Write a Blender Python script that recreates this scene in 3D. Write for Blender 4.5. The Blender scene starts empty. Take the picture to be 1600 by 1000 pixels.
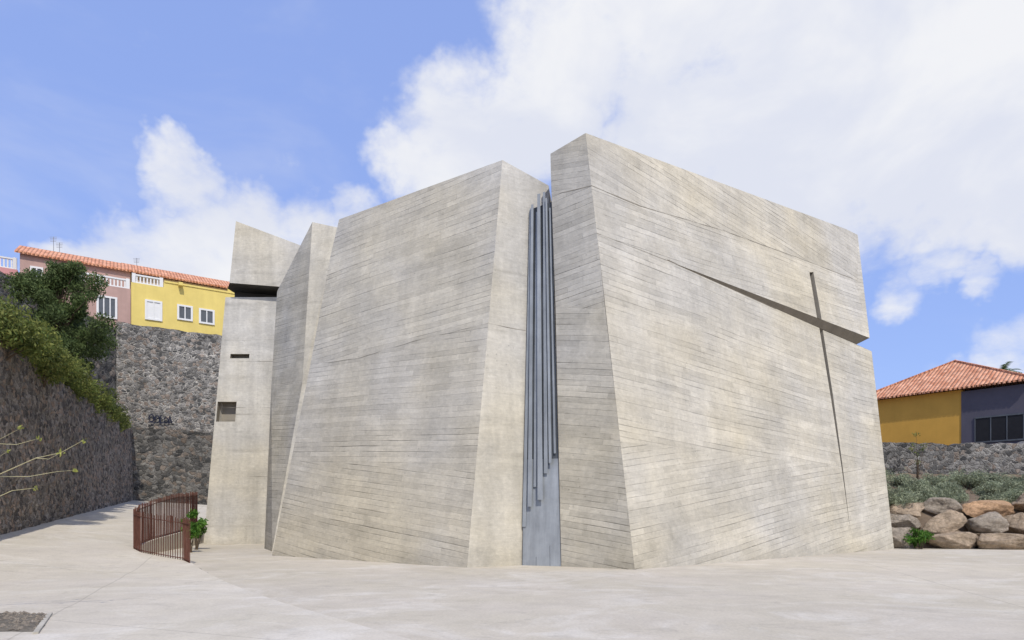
import bpy, math, random
import numpy as np
from mathutils import Vector as V, noise as mn
random.seed(7); np.random.seed(7)
scene=bpy.context.scene
scene.view_settings.view_transform='Standard'
scene.view_settings.look='None'
scene.view_settings.exposure=0
COL=scene.collection

# ------------------------------------------------------------------ node helpers
class NT:
    def __init__(s,tree): s.t=tree; s.n=tree.nodes; s.l=tree.links
    def new(s,typ,**kw):
        nd=s.n.new(typ)
        for k,v in kw.items(): setattr(nd,k,v)
        return nd
    def put(s,inp,val):
        if isinstance(val,bpy.types.NodeSocket): s.l.new(val,inp)
        else: inp.default_value=val
    def math(s,op,a,b=None,c=None,clamp=False):
        nd=s.new('ShaderNodeMath',operation=op); nd.use_clamp=clamp
        s.put(nd.inputs[0],a)
        if b is not None: s.put(nd.inputs[1],b)
        if c is not None: s.put(nd.inputs[2],c)
        return nd.outputs[0]
    def vmath(s,op,a,b=None):
        nd=s.new('ShaderNodeVectorMath',operation=op)
        s.put(nd.inputs[0],a)
        if b is not None: s.put(nd.inputs[1],b)
        return nd.outputs['Value'] if op in('DOT_PRODUCT','LENGTH') else nd.outputs[0]
    def noise(s,vec,scale,detail=4,rough=.55,dist=0.):
        nd=s.new('ShaderNodeTexNoise'); s.put(nd.inputs['Vector'],vec)
        nd.inputs['Scale'].default_value=scale; nd.inputs['Detail'].default_value=detail
        nd.inputs['Roughness'].default_value=rough; nd.inputs['Distortion'].default_value=dist
        return nd.outputs[0]
    def rng(s,val,a,b,c,d,smooth=False):
        nd=s.new('ShaderNodeMapRange'); 
        if smooth: nd.interpolation_type='SMOOTHSTEP'
        s.put(nd.inputs[0],val)
        for i,x in enumerate((a,b,c,d)): s.put(nd.inputs[i+1],x)
        return nd.outputs[0]
    def comb(s,x,y,z=0.):
        nd=s.new('ShaderNodeCombineXYZ'); s.put(nd.inputs[0],x); s.put(nd.inputs[1],y); s.put(nd.inputs[2],z); return nd.outputs[0]
    def sep(s,v):
        nd=s.new('ShaderNodeSeparateXYZ'); s.put(nd.inputs[0],v); return nd.outputs
    def mix(s,f,a,b,blend='MIX'):
        nd=s.new('ShaderNodeMix',data_type='RGBA',blend_type=blend)
        s.put(nd.inputs[0],f); s.put(nd.inputs[6],a); s.put(nd.inputs[7],b); return nd.outputs[2]
    def _sc(s,col,f):
        nd=s.new('ShaderNodeVectorMath',operation='SCALE'); s.put(nd.inputs[0],col); s.put(nd.inputs[3],f); return nd.outputs[0]
    def bump(s,h,strength,dist):
        nd=s.new('ShaderNodeBump'); s.put(nd.inputs['Height'],h); nd.inputs['Strength'].default_value=strength; nd.inputs['Distance'].default_value=dist
        return nd.outputs[0]

def newmat(name,rough=.9,spec=.2):
    m=bpy.data.materials.new(name); m.use_nodes=True
    nt=NT(m.node_tree); b=m.node_tree.nodes['Principled BSDF']
    b.inputs['Roughness'].default_value=rough
    b.inputs['Specular IOR Level'].default_value=spec
    return m,nt,b
def c4(c): return (c[0],c[1],c[2],1)

def concrete_mat(name,base,h=.18,L=2.6,contrast=.10,streak=.07,lines=.46,mott=.12,thr=.495,wave=.28):
    m,nt,b=newmat(name,.88,.2)
    uv=nt.new('ShaderNodeTexCoord').outputs['UV']; geo=nt.new('ShaderNodeNewGeometry').outputs['Position']
    x,y,_=nt.sep(uv)
    n1=nt.noise(uv,.16,1,.4); n1b=nt.noise(uv,1.6,1,.5)
    yy=nt.math('ADD',y,nt.math('MULTIPLY',nt.math('SUBTRACT',n1,.5),wave))
    yy=nt.math('ADD',yy,nt.math('MULTIPLY',nt.math('SUBTRACT',n1b,.5),.02))
    r_=nt.math('DIVIDE',yy,h); r=nt.math('FLOOR',r_); f=nt.math('FRACT',r_)
    wn=nt.new('ShaderNodeTexWhiteNoise',noise_dimensions='1D'); nt.put(wn.inputs['W'],r)
    c_=nt.math('ADD',nt.math('DIVIDE',x,L),nt.math('MULTIPLY',wn.outputs[0],7.3)); c=nt.math('FLOOR',c_); cf=nt.math('FRACT',c_)
    w2=nt.new('ShaderNodeTexWhiteNoise',noise_dimensions='2D'); nt.put(w2.inputs['Vector'],nt.comb(r,c))
    cell=w2.outputs[0]
    edge=nt.math('MINIMUM',f,nt.math('SUBTRACT',1.,f))
    rj=nt.math('FLOOR',nt.math('ADD',r_,.5))
    wn3=nt.new('ShaderNodeTexWhiteNoise',noise_dimensions='1D'); nt.put(wn3.inputs['W'],nt.math('ADD',rj,31.7))
    wid=nt.rng(wn3.outputs[0],0,1,.04,.13)
    line=nt.rng(edge,0,wid,1,0,True)
    sv=nt.comb(nt.math('MULTIPLY',x,.42),nt.math('MULTIPLY',rj,5.37))
    ln=nt.rng(nt.noise(sv,1.,4,.72),thr-.05,thr+.13,.12,1)
    zone=nt.rng(nt.noise(geo,.3,3,.5),.38,.62,.5,1.25)
    line=nt.math('MULTIPLY',line,nt.math('MULTIPLY',ln,zone))
    vedge=nt.math('MINIMUM',cf,nt.math('SUBTRACT',1.,cf))
    vl=nt.math('MULTIPLY',nt.rng(vedge,0,.006,1,0,True),.45)
    line=nt.math('MAXIMUM',line,nt.math('MULTIPLY',vl,ln))
    k=nt.rng(cell,0,1,1-contrast,1+contrast*.7)
    st=nt.noise(nt.comb(nt.math('MULTIPLY',x,1.6),nt.math('MULTIPLY',y,.13)),1.,4,.6)
    k=nt.math('MULTIPLY',k,nt.rng(st,.3,.7,1-streak,1+streak))
    big=nt.noise(geo,.38,5,.65)
    k=nt.math('MULTIPLY',k,nt.rng(big,.3,.7,1-mott,1+mott*.9))
    band=nt.noise(nt.comb(nt.math('MULTIPLY',x,.14),nt.math('MULTIPLY',yy,1.1)),1.,3,.6)
    k=nt.math('MULTIPLY',k,nt.rng(band,.3,.7,.93,1.06))
    grain=nt.noise(nt.comb(nt.math('MULTIPLY',x,2.4),nt.math('MULTIPLY',yy,15.)),1.,4,.7)
    k=nt.math('MULTIPLY',k,nt.rng(grain,.25,.75,.90,1.08))
    fine=nt.noise(geo,8.,5,.72)
    k=nt.math('MULTIPLY',k,nt.rng(fine,.25,.75,.87,1.11))
    k=nt.math('MULTIPLY',k,nt.rng(line,0,1,1,1-lines))
    vo=nt.new('ShaderNodeTexVoronoi'); nt.put(vo.inputs['Vector'],geo); vo.inputs['Scale'].default_value=4.5
    hole=nt.math('MULTIPLY',nt.rng(vo.outputs['Distance'],.06,.14,1,0),nt.rng(nt.noise(geo,.8,2),.5,.62,0,1))
    k=nt.math('MULTIPLY',k,nt.rng(hole,0,1,1,.68))
    pn=nt.noise(nt.vmath('MULTIPLY',geo,(.5,.5,.9)),.9,6,.74,.6)
    k=nt.math('ADD',k,nt.math('MULTIPLY',nt.rng(pn,.53,.68,0,1),.18))
    k=nt.math('MULTIPLY',k,nt.rng(pn,.30,.44,.82,1))
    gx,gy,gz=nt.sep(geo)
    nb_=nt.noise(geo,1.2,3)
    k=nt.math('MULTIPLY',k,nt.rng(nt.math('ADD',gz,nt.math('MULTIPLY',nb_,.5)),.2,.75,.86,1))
    hue=nt.mix(nt.rng(nt.noise(geo,.22,3),.35,.65,0,1),c4((base[0]*1.02,base[1],base[2]*.93)),c4((base[0]*.96,base[1]*.99,base[2]*1.06)))
    nt.put(b.inputs['Base Color'],nt._sc(hue,k))
    hgt=nt.math('ADD',nt.math('MULTIPLY',cell,.45),nt.math('MULTIPLY',line,-.95))
    hgt=nt.math('ADD',hgt,nt.math('MULTIPLY',grain,.5)); hgt=nt.math('ADD',hgt,nt.math('MULTIPLY',fine,.45))
    nt.put(b.inputs['Normal'],nt.bump(hgt,.62,.023))
    return m

def stone_mat(name,dark,light,mortar,scale,mortar_w=.06,mort_amt=.8):
    m,nt,b=newmat(name,.95,.15)
    geo=nt.new('ShaderNodeNewGeometry').outputs['Position']
    wob=nt.new('ShaderNodeTexNoise'); nt.put(wob.inputs['Vector'],geo); wob.inputs['Scale'].default_value=3.2; wob.inputs['Detail'].default_value=4
    p=nt.vmath('ADD',geo,nt._sc(wob.outputs[1],.36))
    p=nt.vmath('MULTIPLY',p,(1,1,1.3))
    v1=nt.new('ShaderNodeTexVoronoi'); nt.put(v1.inputs['Vector'],p); v1.inputs['Scale'].default_value=scale
    v2=nt.new('ShaderNodeTexVoronoi',feature='DISTANCE_TO_EDGE'); nt.put(v2.inputs['Vector'],p); v2.inputs['Scale'].default_value=scale
    rnd=nt.sep(v1.outputs['Color'])
    stone=nt.mix(nt.math('POWER',rnd[0],1.25),c4(dark),c4(light))
    stone=nt.mix(nt.math('MULTIPLY',nt.math('GREATER_THAN',rnd[1],.78),.5),stone,c4((light[0]*1.12,light[1]*.9,light[2]*.75)))
    fn=nt.noise(geo,10.,6,.75)
    stone=nt._sc(stone,nt.rng(fn,.25,.75,.4,1.6))
    bn=nt.noise(geo,.3,3)
    mf=nt.math('MULTIPLY',nt.rng(v2.outputs['Distance'],mortar_w*.2,mortar_w,1,0,True),nt.rng(nt.noise(geo,1.5,4,.65),.38,.6,mort_amt*.3,mort_amt))
    col=nt.mix(mf,stone,c4(mortar))
    gap=nt.math('MULTIPLY',nt.rng(v2.outputs['Distance'],.0,mortar_w*.7,1,0,True),nt.rng(nt.noise(geo,2.1,3),.42,.52,.7,0))
    col=nt.mix(gap,col,c4((.025,.023,.02)))
    col=nt._sc(col,nt.rng(bn,.3,.7,.8,1.2))
    nt.put(b.inputs['Base Color'],col)
    h=nt.math('ADD',nt.rng(v2.outputs['Distance'],0,.16,0,1,True),nt.math('MULTIPLY',fn,.45))
    nt.put(b.inputs['Normal'],nt.bump(h,.9,.055))
    return m

def plain_mat(name,base,rough=.85,var=.08,scale=2.,metal=0,spec=.2,streak=0.,bumps=.15):
    m,nt,b=newmat(name,rough,spec); b.inputs['Metallic'].default_value=metal
    geo=nt.new('ShaderNodeNewGeometry').outputs['Position']
    k=nt.rng(nt.noise(geo,scale,5,.65),.25,.75,1-var,1+var)
    if streak:
        x,y,z=nt.sep(geo)
        s=nt.noise(nt.comb(nt.math('MULTIPLY',x,3),nt.math('MULTIPLY',y,3),nt.math('MULTIPLY',z,.25)),1.,5,.65)
        k=nt.math('MULTIPLY',k,nt.rng(s,.3,.7,1-streak,1+streak))
    nt.put(b.inputs['Base Color'],nt._sc(c4(base)[:3],k))
    nt.put(b.inputs['Normal'],nt.bump(nt.noise(geo,scale*6,4,.6),bumps,.02))
    return m

def tile_mat(name):
    m,nt,b=newmat(name,.85,.2)
    uv=nt.new('ShaderNodeTexCoord').outputs['UV']; geo=nt.new('ShaderNodeNewGeometry').outputs['Position']
    x,y,_=nt.sep(uv)
    xs=nt.math('DIVIDE',x,.26); ys=nt.math('DIVIDE',y,.36)
    w=nt.new('ShaderNodeTexWhiteNoise',noise_dimensions='2D'); nt.put(w.inputs['Vector'],nt.comb(nt.math('FLOOR',xs),nt.math('FLOOR',ys)))
    wave=nt.math('ABSOLUTE',nt.math('SINE',nt.math('MULTIPLY',xs,math.pi)))
    fy=nt.math('FRACT',ys)
    col=nt.mix(w.outputs[0],c4((.58,.24,.13)),c4((.80,.42,.26)))
    k=nt.math('MULTIPLY',nt.rng(wave,0,.55,.45,1),nt.rng(fy,0,.12,.7,1))
    k=nt.math('MULTIPLY',k,nt.rng(nt.noise(geo,1.3,5,.7),.3,.7,.78,1.2))
    nt.put(b.inputs['Base Color'],nt._sc(col,k))
    nt.put(b.inputs['Normal'],nt.bump(nt.math('ADD',wave,nt.math('MULTIPLY',fy,-.3)),.8,.08))
    return m

def leaf_mat(name,c1,c2,transl=.25):
    m,nt,b=newmat(name,.65,.25)
    g=nt.new('ShaderNodeNewGeometry'); r=g.outputs['Random Per Island']
    col=nt.mix(r,c4(c1),c4(c2))
    col=nt._sc(col,nt.rng(nt.noise(g.outputs['Position'],1.4,3),.3,.7,.6,1.35))
    nt.put(b.inputs['Base Color'],col)
    tr=nt.new('ShaderNodeBsdfTranslucent'); nt.put(tr.inputs[0],col)
    mx=nt.new('ShaderNodeMixShader'); mx.inputs[0].default_value=transl
    out=m.node_tree.nodes['Material Output']
    nt.l.new(b.outputs[0],mx.inputs[1]); nt.l.new(tr.outputs[0],mx.inputs[2]); nt.l.new(mx.outputs[0],out.inputs[0])
    return m

# ------------------------------------------------------------------ mesh helpers
def obj_from(name,verts,faces,mats,midx=None,uvs=None,smooth=False,parent=None,label=None,cat=None,group=None,kind=None):
    me=bpy.data.meshes.new(name); me.from_pydata([tuple(v) for v in verts],[],faces)
    for m in (mats if isinstance(mats,(list,tuple)) else [mats]): me.materials.append(m)
    if midx is not None: me.polygons.foreach_set('material_index',midx)
    if uvs is not None:
        lay=me.uv_layers.new(name='UVMap'); lay.data.foreach_set('uv',[c for uv in uvs for c in uv])
    if smooth: me.polygons.foreach_set('use_smooth',[True]*len(me.polygons))
    me.update()
    o=bpy.data.objects.new(name,me); COL.objects.link(o)
    tag(o,parent,label,cat,group,kind); return o
def tag(o,parent=None,label=None,cat=None,group=None,kind=None):
    if parent: o.parent=parent; o.matrix_parent_inverse=parent.matrix_basis.inverted()
    if label: o['label']=label
    if cat: o['category']=cat
    if group: o['group']=group
    if kind: o['kind']=kind
def empty(name,loc,label,cat,group=None):
    e=bpy.data.objects.new(name,None); e.location=loc; e.empty_display_size=.3; COL.objects.link(e)
    tag(e,None,label,cat,group); return e

class MB:
    def __init__(s): s.v=[];s.f=[];s.m=[];s.uv=[]
    def face(s,pts,mat=0,ang=0.,nrm=None,seed=0.):
        pts=[V(p) for p in pts]
        if nrm is None:
            n=V((0,0,0))
            for i in range(len(pts)):
                a=pts[i];b=pts[(i+1)%len(pts)]; n+=a.cross(b)
            n=n.normalized() if n.length>1e-9 else V((0,0,1))
        else: n=V(nrm).normalized()
        h=V((0,0,1)).cross(n)
        if h.length<.05: h=V((1,0,0))
        h.normalize(); w=n.cross(h)
        c,sn=math.cos(ang),math.sin(ang)
        i0=len(s.v)
        for p in pts:
            a=p.dot(h);b=p.dot(w)
            s.v.append(p); s.uv.append((a*c+b*sn+seed,-a*sn+b*c+seed*.37))
        s.f.append(list(range(i0,i0+len(pts)))); s.m.append(mat)
    def box(s,o,ex,ey,ez,mat=0):
        o=V(o);ex=V(ex);ey=V(ey);ez=V(ez)
        p=[o,o+ex,o+ex+ey,o+ey,o+ez,o+ex+ez,o+ex+ey+ez,o+ey+ez]
        for q in ((0,3,2,1),(4,5,6,7),(0,1,5,4),(1,2,6,5),(2,3,7,6),(3,0,4,7)): s.face([p[i] for i in q],mat)
    def ribbon(s,pts,width,nrm,off=.006,mat=1,jit=.012,step=.2):
        n=V(nrm).normalized(); pp=[]
        for a,b in zip(pts[:-1],pts[1:]):
            a=V(a);b=V(b); k=max(1,int((b-a).length/step))
            for i in range(k): pp.append(a.lerp(b,i/k))
        pp.append(V(pts[-1]))
        L=[];R=[]
        for i,p in enumerate(pp):
            d=(pp[min(i+1,len(pp)-1)]-pp[max(i-1,0)]).normalized(); side=n.cross(d).normalized()
            j=(mn.noise(p*1.3)*2)*jit+(mn.noise(p*5)*jit*.6)
            w=width*max(.08,.45+1.5*mn.noise(p*1.1+V((9,3,1)))+.6*mn.noise(p*4.))*.5
            L.append(p+n*off+side*(j+w)); R.append(p+n*off+side*(j-w))
        for i in range(len(pp)-1): s.face([R[i],R[i+1],L[i+1],L[i]],mat,nrm=n)
    def make(s,name,mats,**kw):
        uvs=[s.uv[i] for f in s.f for i in f]
        return obj_from(name,s.v,s.f,mats,s.m,uvs,**kw)

# ------------------------------------------------------------------ materials
M_con=concrete_mat('board_formed_concrete',(.535,.492,.408))
M_con_smooth=concrete_mat('plain_concrete',(.56,.52,.44),h=1.9,L=4.,contrast=.04,streak=.14,lines=.22,mott=.12)
M_con_side=concrete_mat('shaded_rough_board_concrete',(.46,.425,.355),h=.165,L=1.8,contrast=.12,streak=.10,lines=.5)  # rougher boards; base colour darkened as shade for sides turned from the sun
M_joint=plain_mat('dark_joint',(.25,.225,.185),.95,.25,3.)
M_inner=plain_mat('shaded_recess_concrete',(.30,.27,.22),.95,.15,2.)  # concrete colour darkened to paint the shade inside slits and slots
M_soffit=plain_mat('shaded_soffit_concrete',(.19,.165,.13),.95,.2,1.5)  # shade under the beam and at slit backs put into the colour
M_notch=plain_mat('shaded_notch_concrete',(.07,.065,.058),.95,.2,1.5)  # near-black colour paints the shade beneath the tower's overhang
M_metal=plain_mat('blue_grey_metal',(.29,.31,.33),.5,.2,1.2,.1,.4,.25)
M_metal_dk=plain_mat('dark_metal',(.10,.11,.122),.5,.2,1.5,.1,.4,.2)
M_metal_fin=plain_mat('fin_metal',(.27,.29,.31),.5,.18,1.5,.05,.4,.22)
M_corten=plain_mat('rusty_steel',(.12,.052,.038),.85,.3,5.)
M_wall_near=stone_mat('rubble_stone_brown',(.085,.076,.068),(.34,.30,.255),(.38,.345,.295),4.6,.07,.65)
M_wall_far=stone_mat('rubble_stone_grey',(.075,.075,.073),(.30,.285,.265),(.55,.52,.47),3.4,.12,.95)
M_wall_low=stone_mat('rubble_stone_dark',(.055,.055,.053),(.22,.21,.19),(.31,.29,.26),3.0,.08,.6)
M_wall_right=stone_mat('rubble_stone_black',(.055,.055,.055),(.24,.23,.215),(.42,.40,.37),3.4,.09,.7)
M_tile=tile_mat('terracotta_tile')
M_yellow=plain_mat('yellow_plaster',(.74,.59,.19),.9,.08,1.,streak=.04)
M_ochre=plain_mat('ochre_plaster',(.60,.34,.07),.9,.08,.8,streak=.02)
M_purple=plain_mat('dark_purple_plaster',(.10,.095,.12),.9,.1,1.)
M_pink=plain_mat('dusty_pink_plaster',(.46,.31,.27),.9,.10,1.,streak=.06)
M_rose=plain_mat('rose_plaster',(.60,.30,.30),.9,.08,1.)
M_beige=plain_mat('beige_plaster',(.50,.40,.30),.9,.10,1.)
M_white=plain_mat('white_paint',(.75,.75,.74),.6,.04,3.)
M_glass=plain_mat('dark_window_glass',(.10,.11,.12),.15,.2,2.,0,.5)
M_blackp=plain_mat('black_garage_paint',(.02,.02,.022),.5,.2,2.)
M_soil=plain_mat('dark_soil',(.17,.15,.12),1.,.45,9.,bumps=1.)
M_bark=plain_mat('bark',(.11,.08,.055),.95,.3,6.,bumps=.6)
M_stem=plain_mat('pale_stem',(.42,.38,.22),.8,.2,4.)
M_leaf_dark=leaf_mat('leaf_dark',(.055,.09,.028),(.16,.21,.075),.3)
M_leaf_yel=leaf_mat('leaf_yellow_green',(.08,.125,.03),(.27,.285,.075),.3)
M_leaf_sage=leaf_mat('leaf_sage',(.19,.225,.14),(.40,.43,.29),.25)
M_leaf_green=leaf_mat('leaf_bright',(.04,.12,.015),(.13,.26,.04),.3)
M_leaf_tip=leaf_mat('leaf_tip',(.25,.30,.06),(.45,.45,.12),.3)

def ground_mat(name,base,joints,pale=(.68,.64,.57)):
    m,nt,b=newmat(name,.93,.15)
    geo=nt.new('ShaderNodeNewGeometry').outputs['Position']
    a=nt.noise(geo,.16,5,.62,.6); c=nt.noise(geo,1.1,6,.74,.3); f=nt.noise(geo,22.,4,.7)
    k=nt.math('MULTIPLY',nt.rng(a,.3,.7,.92,1.06),nt.rng(c,.25,.75,.89,1.09))
    k=nt.math('MULTIPLY',k,nt.rng(f,.25,.75,.87,1.10))
    s=nt.noise(nt.vmath('MULTIPLY',geo,(.8,1.1,1)),1.5,7,.75,1.4)
    k=nt.math('MULTIPLY',k,nt.rng(s,.54,.70,1,.83))
    vo=nt.new('ShaderNodeTexVoronoi'); nt.put(vo.inputs['Vector'],nt.vmath('ADD',geo,nt._sc(c4((1,1,1))[:3],nt.math('MULTIPLY',c,.3)))); vo.inputs['Scale'].default_value=.9
    sp=nt.math('MULTIPLY',nt.rng(vo.outputs['Distance'],.08,.2,1,0,True),nt.rng(a,.48,.56,0,1))
    k=nt.math('MULTIPLY',k,nt.rng(sp,0,1,1,.88))
    lt=nt.rng(nt.noise(nt.vmath('MULTIPLY',geo,(.7,1.,1)),.5,6,.74,1.2),.50,.64,0,.5)
    hue=nt.mix(nt.rng(nt.noise(geo,.4,4),.35,.65,0,1),c4(base),c4((base[0]*.95,base[1]*.95,base[2]*.91)))
    hue=nt.mix(lt,hue,c4(pale))
    x,y,z=nt.sep(geo)
    wob=nt.math('MULTIPLY',nt.math('SUBTRACT',nt.noise(geo,.5,2),.5),.12)
    for (A_,B_,C_) in joints:
        dd=nt.math('ABSOLUTE',nt.math('ADD',nt.math('ADD',nt.math('MULTIPLY',x,A_),nt.math('MULTIPLY',y,B_)),nt.math('ADD',wob,C_)))
        k=nt.math('MULTIPLY',k,nt.rng(dd,.006,.022,.80,1,True))
    nt.put(b.inputs['Base Color'],nt._sc(hue,k))
    nt.put(b.inputs['Normal'],nt.bump(nt.math('ADD',f,c),.3,.012))
    return m
M_ground=ground_mat('pale_plaza_concrete',(.555,.50,.415),[(.259,.966,-13.0),(-.966,.259,5.5)])
M_path=ground_mat('pale_path_concrete',(.61,.555,.47),[(.35,.937,-6.3),(.2,.98,-14.0),(.92,.39,2.6)],(.72,.68,.61))
M_earth=plain_mat('earth',(.18,.135,.095),1.,.35,1.5,bumps=.8)
M_edge=plain_mat('weathered_joint',(.17,.14,.11),1.,.35,3.)

# ------------------------------------------------------------------ ground
def grid_sheet(name,x0,x1,y0,y1,nx,ny,zf,mat,**kw):
    vs=[];fs=[]
    for j in range(ny+1):
        for i in range(nx+1):
            x=x0+(x1-x0)*i/nx; y=y0+(y1-y0)*j/ny; vs.append((x,y,zf(x,y)))
    for j in range(ny):
        for i in range(nx):
            a=j*(nx+1)+i; fs.append((a,a+1,a+nx+2,a+nx+1))
    return obj_from(name,vs,fs,mat,**kw)
grid_sheet('ground',-500,500,-300,900,8,8,lambda x,y:0,M_ground,kind='structure')

def ramp_h(x,y):
    e=.0928*(-x-10)+.0274*(y-20)
    return .5*(e+math.sqrt(e*e+.004))
edge=[(-8,9.5),(4,2.2),(6,.5),(7.2,-.7),(8.4,-1.75),(9.7,-2.85),(11,-3.95),(12.3,-4.95),(14,-6.2),(16,-7.55),(18,-8.85),(19.4,-9.7),(20,-10.2),(20.5,-11.2),(21,-12.1),(21.7,-12.75),(23,-13.3),(25,-13.9),(30,-15.0),(33,-15.95),(45,-16),(56,-16)]
def edge_x(y):
    for (y0,x0),(y1,x1) in zip(edge[:-1],edge[1:]):
        if y0<=y<=y1:
            t=(y-y0)/(y1-y0); return x0+(x1-x0)*t
    return edge[-1][1]
ys=sorted(set([e[0] for e in edge]+[i*.5 for i in range(-16,112)]))
vs=[];fs=[];NC=40
for y in ys:
    xr=edge_x(y)
    for i in range(NC+1):
        x=xr+(-34-xr)*(i/NC)**1.3; vs.append((x,y,ramp_h(x,y)+.045))
for j in range(len(ys)-1):
    for i in range(NC):
        a=j*(NC+1)+i; fs.append((a,a+NC+1,a+NC+2,a+1))
b0=len(vs)
for y in ys: vs.append((edge_x(y),y,-.05))
nf_top=len(fs)
for j in range(len(ys)-1):
    a=j*(NC+1); b=(j+1)*(NC+1); fs.append((a,b0+j,b0+j+1,b))
obj_from('path',vs,fs,[M_path,M_edge],[0]*nf_top+[1 if ys[j]<20 else 0 for j in range(len(ys)-1)],kind='structure')
pj=MB(); pj.ribbon([V((edge_x(y)+.02,y,0)) for y in ys if -2<y<20],.10,(0,0,1),.005,0,.006,.15)
pj.make('pavement_joint',[M_edge],kind='structure')

# ------------------------------------------------------------------ church
church=empty('church',(0,24,0),'angular board-formed raw concrete church of split blocks with cross-shaped slits','church')
nAR=V((.59,-.79,.15)); nAL=V((-.47,-.88,.06)); 
b0A=V((3.41,17.78,0));t0=V((2.22,19.30,13.03));b1A=V((16.47,27.59,0));cA=V((1.45,18.82,0))
TR=V((16.30,30.18,14.67));TR1=V((15.40,29.50,14.64))
k0=V((2.37,19.10,11.34));k1=V((4.08,20.38,11.34));k2=V((7.64,23.14,11.78));k3=V((11.66,26.21,12.03));k5=V((16.09,29.58,12.25))
F2=V((2.52,18.93,9.84));H=V((5.04,20.81,9.78));Wl=V((16.41,29.20,8.93));W=V((15.25,28.34,9.02));U=V((15.94,28.52,9.36))
Stl=V((12.40,26.68,11.59));Strr=V((12.66,26.88,11.68))
Sbl=H.lerp(U,.675);Sbr=H.lerp(U,.702)
a1=V((12.71,26.47,9.21));bb1=V((12.93,26.62,9.17));a2=V((13.05,26.20,6.31));bb2=V((13.20,26.30,6.34));a3=V((13.31,25.85,3.41));bb3=V((13.39,25.91,3.42));tip=V((13.49,25.5,.78))
J0=V((3.08,18.20,3.60));J1=V((8.0,21.92,3.55));R=V((16.45,28.21,3.45))
A=MB(); d=math.radians
A.face([k0,k1,k2,k3,k5,TR,TR1,t0],0,d(-6),nAR,3.)
A.face([F2,H,k1,k0],0,d(2),nAR,11.)
A.face([H,Sbl,Stl,k3,k2,k1],0,d(2),nAR,11.)
A.face([Stl,Strr,k5,k3],0,d(2),nAR,11.)
A.face([Sbr,U,k5,Strr],0,d(2),nAR,11.)
A.face([J0,J1,a3,a2,a1,H,F2],0,d(-3),nAR,17.)
A.face([bb2,bb3,R,Wl,W,bb1],0,d(-3),nAR,17.)
A.face([b0A,b1A,R,bb3,tip,a3,J1,J0],0,d(8),nAR,23.)
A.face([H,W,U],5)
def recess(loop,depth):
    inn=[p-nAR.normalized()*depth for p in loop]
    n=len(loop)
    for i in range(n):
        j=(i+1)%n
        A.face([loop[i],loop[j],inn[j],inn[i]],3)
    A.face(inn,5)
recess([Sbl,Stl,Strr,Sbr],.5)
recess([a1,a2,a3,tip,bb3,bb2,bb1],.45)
BRt=V((14.6,36,13.9)); BRb=V((16.2,33,0)); BLt=V((3.2,27,12.2)); BLb=V((3.2,27,0)); AL1=V((1.19,19.83,12.70))
A.face([U,TR,BRt,V((14.4,34,9.1)),W]) ; A.face([k5,TR,U])
A.face([W,Wl,BRb+V((0,0,8.9)),V((14.4,34,9.05))]); A.face([Wl,R,b1A,BRb,BRb+V((0,0,8.9))])
A.face([t0,TR1,TR,BRt,BLt,AL1]); A.face([BRt,BRb,BLb,BLt])
A.face([cA,AL1,BLt,BLb])
ALx=V((1.22,19.72,11.36)); AL3=V((1.32,19.42,7.82)); AL4=V((1.41,19.01,2.36)); AM=V((2.72,18.66,7.5))
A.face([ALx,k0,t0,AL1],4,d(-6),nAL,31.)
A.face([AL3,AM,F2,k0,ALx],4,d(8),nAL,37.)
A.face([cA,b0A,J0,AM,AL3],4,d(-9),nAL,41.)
A.ribbon([k0,k1,k2,k3,k5],.024,nAR,jit=.006)
A.ribbon([F2,H],.028,nAR,jit=.004)
A.face([H-V((.02,.015,0)),H.lerp(W,.5)+V((0,0,-.035)),H.lerp(W,.5)+V((0,0,.02))+nAR*.01,H+V((.02,.015,.03))+nAR*.01],5)  # dark sliver, painted shade along the thin start of the groove
A.ribbon([ALx,k0],.025,nAL)
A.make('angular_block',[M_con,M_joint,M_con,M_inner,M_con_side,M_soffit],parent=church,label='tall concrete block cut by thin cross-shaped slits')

nBF=V((-.56,-.82,.15)); nBR=V((.49,-.87,.07))
bB=V((-1.29,18.39,0));tB=V((-.30,20.0,12.6));bl=V((-8.82,23.53,0));cr=V((.29,19.28,0))
L1=V((-6.56,24.28,12.70));L2=V((-6.93,24.24,11.05));L3=V((-7.54,23.94,7.11));L4=V((-8.19,23.73,3.5))
c1=V((-5.39,22.45,6.99));c2=V((-3.38,21.12,7.20));c3=V((-.71,19.32,7.30));e1=V((-1.07,18.75,2.82))
B=MB()
B.face([c3,tB,L1,L2,L3,c1,c2],0,d(2.5),nBF,5.)
B.face([e1,c3,c2,c1,L3,L4],0,d(-2.5),nBF,13.)
B.face([bB,e1,L4,bl],0,d(-8),nBF,19.)
BT=V((1.19,20.8,12.21)); BTb=V((1.6,20.02,0))
B.face([bB,cr,BTb,V((1.4,20.4,6)),BT,tB,c3,e1],2,0,nBR,29.)
bk1=V((2.2,27,11.9)); bk2=V((-5.5,30,12.2)); 
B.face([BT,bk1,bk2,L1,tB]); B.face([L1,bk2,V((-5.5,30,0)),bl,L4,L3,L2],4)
B.face([bk1,V((2.2,27,0)),V((-5.5,30,0)),bk2]); B.face([BTb,V((2.2,27,0)),bk1,BT])
B.ribbon([L3,c1,c2,c3],.02,nBF,jit=.015); B.ribbon([c3,V((.42,19.96,7.25))],.025,nBR)
B.make('angular_block',[M_con,M_joint,M_con_smooth,M_inner,M_con_side],parent=church,label='broad leaning concrete block beside the metal door')

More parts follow.
